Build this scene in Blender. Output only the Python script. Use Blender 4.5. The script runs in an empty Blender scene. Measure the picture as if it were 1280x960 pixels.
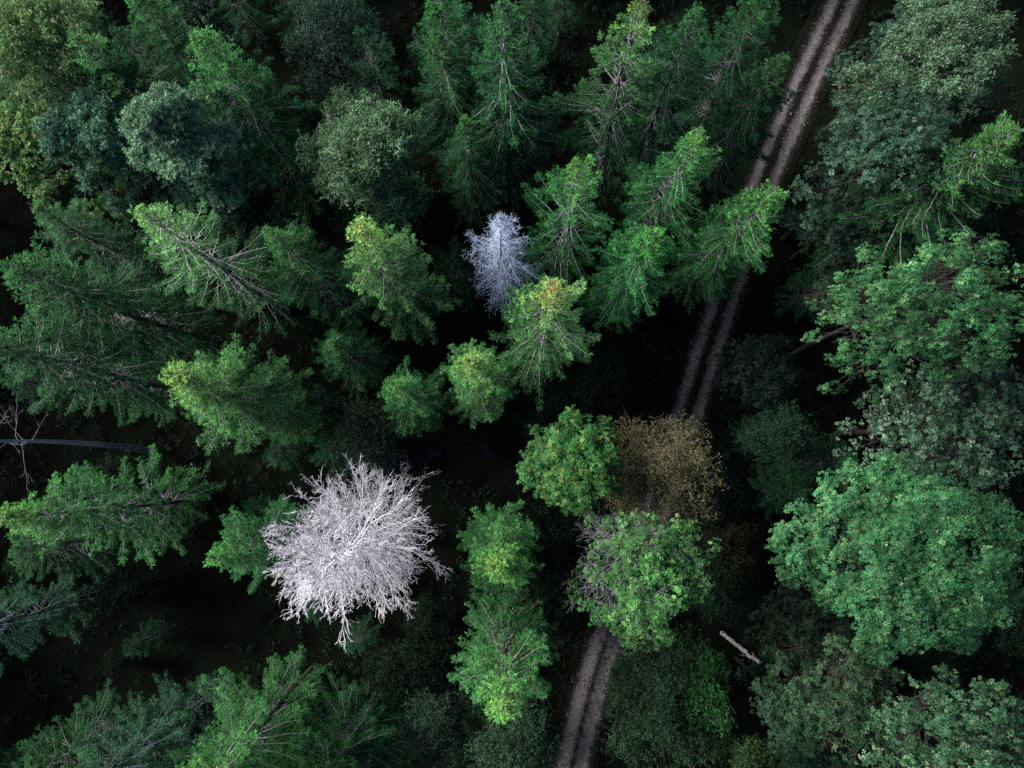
import bpy, math
import numpy as np
from mathutils import Vector

sc = bpy.context.scene
COL = sc.collection
R = math.radians
UP = np.array([0., 0., 1.])

# ---------------------------------------------------------------- camera model
CAM_H, TILT, FPX = 52.0, R(6.8), 880.0

def at(u, v, h=0.0):
    """ground-plan point at height h seen at photo pixel (u, v)"""
    x, y, z = (u - 640) / FPX, -(v - 480) / FPX, -1.0
    yy = y * math.cos(TILT) - z * math.sin(TILT)
    zz = y * math.sin(TILT) + z * math.cos(TILT)
    t = (h - CAM_H) / zz
    return np.array([x * t, yy * t, h])

# ---------------------------------------------------------------- materials
def mat_base(name):
    m = bpy.data.materials.new(name)
    m.use_nodes = True
    nt = m.node_tree
    nt.nodes.clear()
    return m, nt, nt.nodes.new, nt.links.new

def tinted(nt, N, Lk):
    a = N('ShaderNodeAttribute'); a.attribute_name = 'col'
    o = N('ShaderNodeObjectInfo')
    mx = N('ShaderNodeMix'); mx.data_type = 'RGBA'; mx.blend_type = 'MULTIPLY'
    mx.inputs[0].default_value = 1
    Lk(a.outputs['Color'], mx.inputs[6]); Lk(o.outputs['Color'], mx.inputs[7])
    return mx.outputs[2]

def leaf_material(name, rough, spec, trans):
    m, nt, N, Lk = mat_base(name)
    c = tinted(nt, N, Lk)
    p = N('ShaderNodeBsdfPrincipled')
    p.inputs['Roughness'].default_value = rough
    p.inputs['Specular IOR Level'].default_value = spec
    Lk(c, p.inputs['Base Color'])
    out = N('ShaderNodeOutputMaterial')
    if trans > 0:
        t = N('ShaderNodeBsdfTranslucent'); Lk(c, t.inputs['Color'])
        ms = N('ShaderNodeMixShader'); ms.inputs[0].default_value = trans
        Lk(p.outputs[0], ms.inputs[1]); Lk(t.outputs[0], ms.inputs[2]); Lk(ms.outputs[0], out.inputs[0])
    else:
        Lk(p.outputs[0], out.inputs[0])
    return m

def bark_material(name, lo, hi, scale=9.0):
    m, nt, N, Lk = mat_base(name)
    g = N('ShaderNodeNewGeometry')
    n = N('ShaderNodeTexNoise'); n.inputs['Scale'].default_value = scale; n.inputs['Detail'].default_value = 3
    Lk(g.outputs['Position'], n.inputs['Vector'])
    r = N('ShaderNodeValToRGB')
    r.color_ramp.elements[0].position = .35; r.color_ramp.elements[1].position = .65
    r.color_ramp.elements[0].color = (*lo, 1); r.color_ramp.elements[1].color = (*hi, 1)
    Lk(n.outputs['Fac'], r.inputs[0])
    o = N('ShaderNodeObjectInfo')
    mx = N('ShaderNodeMix'); mx.data_type = 'RGBA'; mx.blend_type = 'MULTIPLY'; mx.inputs[0].default_value = 1
    Lk(r.outputs[0], mx.inputs[6]); Lk(o.outputs['Color'], mx.inputs[7])
    p = N('ShaderNodeBsdfPrincipled'); p.inputs['Roughness'].default_value = .85
    p.inputs['Specular IOR Level'].default_value = .15
    Lk(mx.outputs[2], p.inputs['Base Color'])
    out = N('ShaderNodeOutputMaterial'); Lk(p.outputs[0], out.inputs[0])
    return m

M = {
    'needle': leaf_material('spruce_needles', .65, .07, .06),
    'leaf': leaf_material('broad_leaves', .55, .12, .28),
    'gloss': leaf_material('glossy_leaves', .42, .3, .2),
    'herb': leaf_material('herb_leaves', .7, .15, .15),
    'bark': bark_material('lichen_bark', (.07, .068, .075), (.21, .21, .235)),
    'stem': bark_material('spruce_bark', (.030, .027, .027), (.10, .098, .105)),
    'darkbark': bark_material('brown_bark', (.010, .009, .009), (.030, .028, .028)),
    'greybark': bark_material('grey_bark', (.07, .065, .066), (.17, .165, .17)),
    'white': bark_material('bleached_wood', (.42, .41, .47), (.73, .72, .80), 3.0),
    'birch': bark_material('birch_bark', (.12, .11, .10), (.62, .58, .55), 6.0),
}

# ---------------------------------------------------------------- mesh tools
def make_mesh(name, V, F, col, mat):
    """V (n,3), F (m,4), col (n,3)"""
    me = bpy.data.meshes.new(name)
    V = np.asarray(V, np.float32); F = np.asarray(F, np.int32)
    me.vertices.add(len(V)); me.vertices.foreach_set('co', V.ravel())
    me.loops.add(F.size); me.loops.foreach_set('vertex_index', F.ravel())
    me.polygons.add(len(F))
    me.polygons.foreach_set('loop_start', np.arange(0, F.size, F.shape[1], dtype=np.int32))
    me.update(calc_edges=True)
    if col is not None:
        at_ = me.attributes.new('col', 'FLOAT_COLOR', 'POINT')
        c = np.ones((len(V), 4), np.float32); c[:, :3] = col
        at_.data.foreach_set('color', c.ravel())
    me.materials.append(mat)
    return me

def norm(a):
    return a / np.maximum(np.linalg.norm(a, axis=-1, keepdims=True), 1e-9)

class Leaves:
    def __init__(self): self.q, self.c = [], []
    def add(self, base, d, L, W, nrm, col, mid=.45, fold=0.0):
        """rhombic blades: base (n,3), unit dir, length, width, plane normal hint, colour"""
        s = norm(np.cross(d, nrm))
        L = np.asarray(L)[:, None]; W = np.asarray(W)[:, None]
        m = base + d * L * mid
        nn = norm(np.cross(s, d))
        q = np.stack([base, m + s * W * .5 - nn * W * fold, base + d * L, m - s * W * .5 - nn * W * fold], 1)
        self.q.append(q); self.c.append(np.repeat(col[:, None, :], 4, 1))
    def mesh(self, name, mat):
        q = np.concatenate(self.q); c = np.concatenate(self.c)
        n = len(q)
        return make_mesh(name, q.reshape(-1, 3), np.arange(n * 4).reshape(n, 4), c.reshape(-1, 3), mat)

class Wood:
    def __init__(self): self.v, self.f, self.n = [], [], 0
    def tubes(self, P, r, sides=4):
        """P (N,k,3) polylines, r (N,k) radii"""
        N, k, _ = P.shape
        T = np.empty_like(P)
        T[:, 1:-1] = P[:, 2:] - P[:, :-2]; T[:, 0] = P[:, 1] - P[:, 0]; T[:, -1] = P[:, -1] - P[:, -2]
        T = norm(T)
        ref = np.where(np.abs(T[:, :1, 2:3]) > .8, np.array([1., .13, 0.]), np.array([.05, .1, 1.]))
        A = norm(np.cross(T, np.broadcast_to(ref, T.shape)))
        B = np.cross(T, A)
        th = np.arange(sides) * 2 * math.pi / sides
        ring = P[:, :, None, :] + r[:, :, None, None] * (A[:, :, None, :] * np.cos(th)[None, None, :, None] + B[:, :, None, :] * np.sin(th)[None, None, :, None])
        idx = np.arange(N * k * sides).reshape(N, k, sides) + self.n
        a = idx[:, :-1]; b = idx[:, 1:]
        f = np.stack([a, np.roll(a, -1, 2), np.roll(b, -1, 2), b], -1).reshape(-1, 4)
        self.v.append(ring.reshape(-1, 3)); self.f.append(f); self.n += N * k * sides
    def mesh(self, name, mat):
        return make_mesh(name, np.concatenate(self.v), np.concatenate(self.f), None, mat)

def interp(P, idx, s):
    """point and tangent at fraction s along polyline idx of P (N,k,3)"""
    k = P.shape[1]
    x = np.clip(s, 0, .9999) * (k - 1); i = x.astype(int); f = (x - i)[:, None]
    a = P[idx, i]; b = P[idx, i + 1]
    return a + (b - a) * f, norm(b - a)

def rand_unit(g, n):
    return norm(g.normal(size=(n, 3)))

# ---------------------------------------------------------------- conifers
def conifer(seed, H=22., Rr=2.8, z0=5., dens=15, tip=.72, start=(.12, .42), sag=.55, arm=.24, apex_gold=.3,
            dead=False, lump=.22, blade=1.0, wood=1.0, mat='bark', young=1.0):  # young scales the yellowish, partly painted-light gain of the top whorls
    g = np.random.default_rng(seed)
    W = Wood(); L = Leaves(); WB = Wood()
    # stem
    k = 9
    zz = np.linspace(-.4, H - .05, k)
    bend = g.normal(size=2) * .25
    ph = zz / H
    Tp = np.stack([bend[0] * np.sin(ph * 3) * ph, bend[1] * np.sin(ph * 2.5) * ph, zz], 1)[None]
    WB.tubes(Tp, np.linspace(.0125 * H, .018, k)[None] * (1 if not dead else 1.1), 8)
    D = H - z0
    N = int(D * dens)
    d = np.sort(D * (np.arange(N) + g.random(N)) / N)
    d = .10 + d ** 1.12 / D ** .12 * .985
    step = .16 + .36 * np.minimum(1, d / 4)             # branches stand in yearly whorls
    wh = g.random(N) < .72
    d = np.where(wh, np.maximum(.08, np.round(d / step) * step + g.normal(size=N) * .04), d)
    az = np.arange(N) * 2.39996 + g.normal(size=N) * .35
    t = d / D
    prof = np.minimum(1, (t / .50)) ** tip * np.where(t > .5, 1 - (t - .5) * .55, 1)
    a1, a2 = g.random(2) * 6.28
    lob = 1 + lump * np.sin(az * 2 + a1 + d * .5) * .6 + lump * np.sin(az * 3 + a2 - d * .8) * .6
    Lb = (.14 + Rr * prof) * lob * g.uniform(.68, 1.14, N)
    e = np.interp(t, [0, .08, .25, .55, 1], [1.15, .75, .32, .05, -.18]) + g.normal(size=N) * .12
    s = np.linspace(0, 1, 8)[None]
    sg = sag * np.interp(t, [0, .2, 1], [.15, .8, 1.0])[:, None]
    rad = Lb[:, None] * s * np.cos(np.clip(e, -.6, 1.2))[:, None]
    zc = Lb[:, None] * (np.sin(e)[:, None] * s - sg * s ** 2 + sg * .85 * s ** 3)
    side = g.normal(size=(N, 1)) * .10 * Lb[:, None] * s ** 2
    base_z = H - d
    bx = np.interp(base_z, zz, Tp[0, :, 0]); by = np.interp(base_z, zz, Tp[0, :, 1])
    ca, sa = np.cos(az)[:, None], np.sin(az)[:, None]
    P = np.stack([bx[:, None] + rad * ca - side * sa, by[:, None] + rad * sa + side * ca, base_z[:, None] + zc], -1)
    P[:, 1:] += g.normal(size=(N, 7, 3)) * .018
    r0 = (.010 + .011 * Lb) * wood
    W.tubes(P, r0[:, None] * (1 - .8 * s), 4)
    # side shoots
    s0 = np.interp(t, [0, .12, .5, 1], [start[0], start[0], start[1], start[1] + .08])
    ns = np.maximum(5, (Lb * (16 if not dead else 5.5))).astype(int)
    bi = np.repeat(np.arange(N), ns)
    n = len(bi)
    q = g.random(n)
    ss = s0[bi] + (1 - s0[bi]) * q if not dead else .12 + .88 * q
    p, T = interp(P, bi, ss)
    sgn = np.where(g.random(n) < .5, -1., 1.)
    lat = norm(np.cross(np.broadcast_to(UP, T.shape), T)) * sgn[:, None]
    ang = g.uniform(.55, 1.15, n)[:, None]
    dr = norm(T * np.cos(ang) + lat * np.sin(ang) + UP * g.uniform(-.55, .15, n)[:, None])
    l = (.10 + arm * (1 - ss) ** .7 * np.minimum(Lb[bi], 2.6) / 1.5 + .06) * g.uniform(.65, 1.25, n)
    mid = p + dr * l[:, None] * .5 - UP * (l * .03)[:, None]
    end = p + dr * l[:, None] - UP * (l * .14)[:, None]
    SP = np.stack([p, mid, end], 1)
    if dead:
        W.tubes(SP, (np.array([.011, .008, .004]) * wood)[None] * np.ones((n, 1)), 3)
        nt = 3
        ti = np.repeat(np.arange(n), nt)
        tq = g.uniform(.15, 1, len(ti))
        tp, tT = interp(SP, ti, tq)
        td = norm(tT + rand_unit(g, len(ti)) * .9)
        tl = g.uniform(.08, .24, len(ti))
        W.tubes(np.stack([tp, tp + td * tl[:, None] * .55 + g.normal(size=(len(ti), 3)) * .01, tp + td * tl[:, None]], 1),
                (np.array([.007, .0055, .003]) * wood)[None] * np.ones((len(ti), 1)), 3)
        return None, (WB.mesh('conifer_stem', M[mat]), W.mesh('conifer_limbs', M[mat]))
    # the shaded lower whorls have shed most of their needles: only dry twigs are left there
    tt_ = t[bi] + g.normal(size=N)[bi] * .06
    bare = g.random(n) < np.interp(tt_, [.3, .6, .8, 1], [.04, .10, .25, .6])
    tw = SP[(g.random(n) < np.where(bare, .35, .5))]
    W.tubes(tw, (np.array([.007, .005, .003]) * wood)[None] * np.ones((len(tw), 1)), 3)
    # needle sprays
    live = np.nonzero(~bare)[0]
    nt = np.clip((l[live] * 34).astype(int), 7, 20)
    ti = np.repeat(live, nt)
    m = len(ti)
    tq = g.random(m) ** .85
    tp, tT = interp(SP, ti, tq)
    tl_ = norm(np.cross(tT, np.broadcast_to(UP, tT.shape))) * np.where(g.random(m) < .5, -1., 1.)[:, None]
    an = g.uniform(.3, 1.0, m)[:, None]
    td = norm(tT * np.cos(an) + tl_ * np.sin(an) + UP * g.uniform(-.25, .35, m)[:, None])
    tl = g.uniform(.09, .2, m) * blade * (1.1 - .35 * tq)
    nh = norm(UP + rand_unit(g, m) * .75)
    # shoot colours, some light and shade painted in: older dark needles, paler yellow shoots, brown cones round the leader
    shoot = g.uniform(.72, 1.25, n) * np.interp(ss, [.3, .7, .9, 1], [.8, 1.0, 1.35, 1.6])  # inner needles darker, tips paler: new growth plus painted inner shade
    br = np.interp(g.normal(size=N), [-2, 2], [.8, 1.2])
    c = np.array([.013, .064, .028])[None] * (shoot[ti] * br[bi[ti]])[:, None] * g.uniform(.85, 1.15, m)[:, None]
    yel = (g.random(n) < .16)[ti]
    c[yel] *= np.array([1.7, 1.35, .9])
    fresh_lit = young * np.exp(-(d[bi[ti]] / 3.8) ** 2)[:, None]          # yellowish top shoots, brightened further to paint in light on the tops
    c = c * (1 + fresh_lit * np.array([2.5, 1.55, 1.15]))
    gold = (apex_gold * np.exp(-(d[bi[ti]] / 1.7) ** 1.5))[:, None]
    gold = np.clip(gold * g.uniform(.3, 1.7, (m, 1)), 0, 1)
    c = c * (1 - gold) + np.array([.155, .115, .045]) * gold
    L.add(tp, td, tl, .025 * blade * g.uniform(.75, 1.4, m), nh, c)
    # main axis of each shoot
    c2 = np.array([.013, .055, .026])[None] * (shoot[live] * br[bi[live]])[:, None]
    L.add(p[live], dr[live], l[live], .032 * blade * np.ones(len(live)), norm(UP + rand_unit(g, len(live)) * .5), c2)
    return L.mesh('conifer_needles', M['needle']), (WB.mesh('conifer_stem', M['stem']), W.mesh('conifer_limbs', M[mat]))

# ---------------------------------------------------------------- broadleaf trees
def broadleaf(seed, H=20., Rr=4., depth=6., lobes=10, clumps=22, clump_r=.5, style='star', leaf=.2, width=.07, shoots=10, per=9,
              col=(.03, .10, .045), col2=None, twigs=1.0, bare=None, mat='leaf', bark='darkbark', lobe_r=(.30, .44), trunk_r=None, flat=.7, p2=.2, skirt=.5):
    g = np.random.default_rng(seed)
    W = Wood(); L = Leaves()
    zc = H - depth
    # lobes spread over a dome
    i = np.arange(lobes)
    rho = Rr * .72 * np.sqrt((i + .5) / lobes) * g.uniform(.85, 1.12, lobes)
    ph = i * 2.39996 + g.random() * 6 + g.normal(size=lobes) * .2
    rl = Rr * g.uniform(*lobe_r, lobes)
    lz = zc + depth * .80 * np.sqrt(np.maximum(0, 1 - (rho / Rr) ** 2)) + g.normal(size=lobes) * depth * .07 - rl * .5
    C = np.stack([rho * np.cos(ph), rho * np.sin(ph), lz], 1)
    nk = max(3, int(lobes * skirt))                        # lower boughs under the dome
    pk = np.arange(nk) * 2.39996 + g.random() * 6
    rk = Rr * g.uniform(.35, .72, nk)
    C = np.concatenate([C, np.stack([rk * np.cos(pk), rk * np.sin(pk), zc - depth * g.uniform(.0, .55, nk)], 1)])
    rl = np.concatenate([rl, Rr * g.uniform(*lobe_r, nk)]); lobes += nk; i = np.arange(lobes)
    tr = trunk_r or .013 * H
    kz = np.linspace(-.4, zc + depth * .35, 7)
    b = g.normal(size=2) * .3
    TP = np.stack([b[0] * np.sin(kz / H * 4), b[1] * np.sin(kz / H * 3), kz], 1)[None]
    W.tubes(TP, np.linspace(tr, tr * .45, 7)[None], 8)
    # limbs
    st, _ = interp(np.repeat(TP, lobes, 0), np.arange(lobes), g.uniform(.72, .97, lobes))
    s = np.linspace(0, 1, 7)[None, :, None]
    LP = st[:, None] * (1 - s) + C[:, None] * s
    LP[:, :, 2] += -(s[..., 0] * (1 - s[..., 0])) * g.uniform(-.3, 1.2, (lobes, 1))
    LP[:, 1:-1] += g.normal(size=(lobes, 5, 3)) * .08
    W.tubes(LP, np.linspace(tr * .38, tr * .12, 7)[None] * np.ones((lobes, 1)), 6)
    # clumps on each lobe
    ci = np.repeat(i, clumps); K = len(ci)
    dz = rand_unit(g, K); dz[:, 2] = np.where(dz[:, 2] < -.25, -dz[:, 2] * .6, dz[:, 2]); dz = norm(dz)
    cp = C[ci] + dz * (rl[ci] * g.uniform(.72, 1.15, K))[:, None] * np.array([1, 1, flat])
    out = norm(cp - np.array([0, 0, zc - depth * .4]))
    f0 = g.uniform(.6, .95, K)
    bp, _ = interp(LP, ci, f0)
    s4 = np.linspace(0, 1, 4)[None, :, None]
    TW = bp[:, None] * (1 - s4) + cp[:, None] * s4
    TW[:, 1:3] += g.normal(size=(K, 2, 3)) * .06
    TW[:, 1:3, 2] -= .08
    W.tubes(TW, np.linspace(.030, .010, 4)[None] * np.ones((K, 1)) * twigs, 4)
    leafy = np.ones(K, bool)
    if bare is not None:
        leafy = ~bare(cp, g)
    # fine bare twigs at the outside of every clump
    nb = np.where(leafy, 1, 7)
    ti = np.repeat(np.arange(K), nb); m = len(ti)
    td = norm(out[ti] + rand_unit(g, m) * .9); ln = g.uniform(.4, 1.0, m) * clump_r * np.where(leafy[ti], 1.0, 2.0)
    e1 = cp[ti] + td * ln[:, None]; wob = g.normal(size=(m, 3)) * .07
    TT = np.stack([cp[ti], cp[ti] + td * (ln * .5)[:, None] + wob, e1], 1)
    W.tubes(TT, np.array([.012, .009, .004])[None] * np.ones((m, 1)) * twigs, 3)
    nb2 = 3
    t2 = np.repeat(np.arange(m), nb2); m2 = len(t2)
    pp, tt = interp(TT, t2, g.uniform(.3, 1, m2))
    dd = norm(tt + rand_unit(g, m2) * .8); l2 = g.uniform(.1, .32, m2)
    W.tubes(np.stack([pp, pp + dd * (l2 * .5)[:, None] + g.normal(size=(m2, 3)) * .02, pp + dd * l2[:, None]], 1),
            np.array([.007, .005, .003])[None] * np.ones((m2, 1)) * twigs, 3)
    # foliage
    lv = np.nonzero(leafy)[0]
    clumpc = np.interp(g.normal(size=K), [-2, 2], [.58, 1.42])
    lobec = np.interp(g.normal(size=lobes), [-2, 2], [.75, 1.25])
    si = np.repeat(lv, shoots); n = len(si)
    off = rand_unit(g, n) * (g.random(n) ** .45 * clump_r * g.uniform(.7, 1.25, n))[:, None] * np.array([1, 1, .6])
    sp = cp[si] + off
    axis = norm(out[si] * .55 + UP * .75 + norm(off) * .45 + rand_unit(g, n) * .3)
    base = np.array(col); alt = np.array(col2 if col2 is not None else col)
    mixv = (g.random(n) < p2)[:, None]
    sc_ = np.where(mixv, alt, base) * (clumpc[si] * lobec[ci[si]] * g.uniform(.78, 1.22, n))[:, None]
    li = np.repeat(np.arange(n), per); m = len(li)
    if style == 'star':
        rv = rand_unit(g, m); pr = norm(rv - axis[li] * np.sum(rv * axis[li], 1, keepdims=True))
        d = norm(pr + axis[li] * g.uniform(-.05, .5, m)[:, None] - UP * g.uniform(0, .45, m)[:, None])
        lw = g.uniform(.7, 1.2, m)
        cc = sc_[li] * g.uniform(.85, 1.15, m)[:, None]
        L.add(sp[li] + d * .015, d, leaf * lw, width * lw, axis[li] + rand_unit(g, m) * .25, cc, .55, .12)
    elif style == 'tuft':
        rv = rand_unit(g, m)
        d = norm(rv + axis[li] * .75)
        lw = g.uniform(.75, 1.2, m)
        L.add(sp[li] - axis[li] * g.uniform(0, .10, m)[:, None], d, leaf * lw, width * lw, axis[li] + rand_unit(g, m) * .6,
              sc_[li] * g.uniform(.85, 1.15, m)[:, None])
    else:   # hanging sprays
        hd = norm(axis * .6 + rand_unit(g, n) * .9)
        ll = g.uniform(.3, .75, n) * clump_r * 1.6
        f = g.random(m)
        p = sp[li] + hd[li] * (ll[li] * f)[:, None] - UP * (ll[li] * f ** 2 * .55)[:, None] + g.normal(size=(m, 3)) * .025
        d = norm(hd[li] * .5 + rand_unit(g, m) - UP * .35)
        lw = g.uniform(.7, 1.25, m)
        L.add(p, d, leaf * lw, width * lw, norm(UP * .55 + rand_unit(g, m)), sc_[li] * g.uniform(.8, 1.2, m)[:, None], .5, .05)
    return L.mesh('leaf_crown', M[mat]), W.mesh('tree_wood', M[bark])

def dead_crown(seed, H=22., Rr=4.0, n1=125, n2=15, n3=7, n4=2, th=1.0, mat='white', z0=.3, wig=.075):
    """leafless tree: stem, and a crown of four orders of crooked twigs"""
    g = np.random.default_rng(seed)
    WS = Wood(); WC = Wood()
    zz = np.linspace(-.4, H - .2, 12)
    TP = np.stack([.25 * np.sin(zz / H * 4), .2 * np.sin(zz / H * 3.1), zz], 1)[None]
    WS.tubes(TP, np.linspace(.013 * H, .03, 12)[None], 10)
    f = z0 + (1 - z0) * (np.arange(n1) + g.random(n1)) / n1
    f = np.clip(f, 0, .995)
    p, _ = interp(np.repeat(TP, n1, 0), np.arange(n1), f)
    az = np.arange(n1) * 2.39996 + g.normal(size=n1) * .4
    t = (1 - f) / (1 - z0)
    Ln = (.9 + (Rr - .9) * np.minimum(1, t / .42) ** .6) * g.uniform(.74, 1.06, n1)
    el = np.interp(t, [0, .15, .5, 1], [1.2, .8, .45, .15]) + g.normal(size=n1) * .18
    d = np.stack([np.cos(az) * np.cos(el), np.sin(az) * np.cos(el), np.sin(el)], 1)
    def crook(p, d, l, k, wg, lift):
        n = len(p); s = np.linspace(0, 1, k)[None, :, None]
        P = p[:, None] + d[:, None] * l[:, None, None] * s
        w = np.cumsum(g.normal(size=(n, k, 3)), 1) * (wg * l[:, None, None] / math.sqrt(k))
        w[:, 0] = 0
        P = P + w
        P[:, :, 2] += lift * l[:, None] * s[..., 0] ** 2
        return P
    P1 = crook(p, d, Ln, 9, wig, .12)
    WC.tubes(P1, (.014 + .0075 * Ln)[:, None] * np.linspace(1, .3, 9)[None] * th, 5)
    cur, L0 = P1, Ln
    for order, (nn, fr, r, k) in enumerate(((n2, .36, .017, 6), (n3, .42, .0115, 4), (n4, .45, .0085, 3))):
        n = len(cur)
        idx = np.repeat(np.arange(n), nn)
        s = g.uniform(.22 if order == 0 else .15, 1, len(idx))
        q, T = interp(cur, idx, s)
        dd = norm(T + rand_unit(g, len(idx)) * .72 + UP * .08)
        l = L0[idx] * fr * (1.15 - .6 * s) * g.uniform(.6, 1.2, len(idx))
        P = crook(q, dd, l, k, wig * 1.6, .05)
        WC.tubes(P, r * th * np.linspace(1, .45, k)[None] * np.ones((len(idx), 1)), 3)
        cur, L0 = P, l
    return WC.mesh('bare_crown', M[mat]), WS.mesh('bare_stem', M[mat])

# ---------------------------------------------------------------- things
def thing(name, label, cat, loc, rz=0., scale=(1, 1, 1), group=None):
    o = bpy.data.objects.new(name, None)
    COL.objects.link(o)
    o.empty_display_size = .5
    o.location = loc; o.rotation_euler = (0, 0, rz); o.scale = scale
    o['label'] = label; o['category'] = cat
    if group: o['group'] = group
    return o

def part(name, mesh, parent, tint=(1, 1, 1)):
    o = bpy.data.objects.new(name, mesh)
    COL.objects.link(o)
    o.parent = parent
    o.color = (*tint, 1)
    return o

def tag(o, label, cat, group=None):
    o['label'] = label; o['category'] = cat
    if group: o['group'] = group

def plant(name, label, cat, meshes, u, v, h, H0, rz=0., w=1.0, tint=(1, 1, 1), wtint=(1, 1, 1), group=None, ref=None, sy=1.0):
    """stand a tree of height h so that its point at height ref (its top when None) is seen at (u, v)"""
    a = at(u, v, h if ref is None else ref)
    t = thing(name, label, cat, (a[0], a[1], gz(a[0], a[1])), rz, (w, w * sy, h / H0), group)
    crown, wood = meshes
    if isinstance(wood, tuple):
        st = part('trunk', wood[0], t, wtint)
        part('limbs', wood[1], st, wtint)
    else:
        part('trunk', wood, t, wtint)
    if crown is not None: part('crown', crown, t, tint)
    return t

# ---------------------------------------------------------------- ground and track
track_px = [(1100, -110), (1052, 5), (1005, 105), (962, 205), (930, 292), (905, 375), (880, 450), (858, 520), (828, 610), (795, 700),
            (764, 780), (741, 850), (720, 930), (700, 1030), (685, 1120)]
ctrl = np.array([at(u, v)[:2] for u, v in track_px])
def smooth_line(c, n):
    d = np.concatenate([[0], np.cumsum(np.linalg.norm(np.diff(c, axis=0), axis=1))])
    s = np.linspace(0, d[-1], n)
    p = np.stack([np.interp(s, d, c[:, 0]), np.interp(s, d, c[:, 1])], 1)
    for _ in range(12):
        p[1:-1] = .25 * p[:-2] + .5 * p[1:-1] + .25 * p[2:]
    return p
line = smooth_line(ctrl, 160)

def track_dist(x, y):
    q = np.stack([np.asarray(x, float).ravel(), np.asarray(y, float).ravel()], 1)
    out = np.empty(len(q))
    for a in range(0, len(q), 4000):
        out[a:a + 4000] = np.sqrt(((q[a:a + 4000, None] - line[None]) ** 2).sum(-1)).min(1)
    return out.reshape(np.shape(x))

def gz(x, y):
    x = np.asarray(x, float); y = np.asarray(y, float)
    b = .30 * np.sin(x * .23 + 1.3) * np.cos(y * .19) + .18 * np.sin(x * .61 + y * .47) + .08 * np.sin(x * 1.7 - y * 1.3)
    k = np.clip((track_dist(x, y) - 2.4) / 5, 0, 1)
    pond = np.exp(-((x + 3) ** 2 / 90 + (y - 1.6) ** 2 / 9))
    z = b * k - .55 * pond * k
    return float(z) if z.ndim == 0 else z

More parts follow.
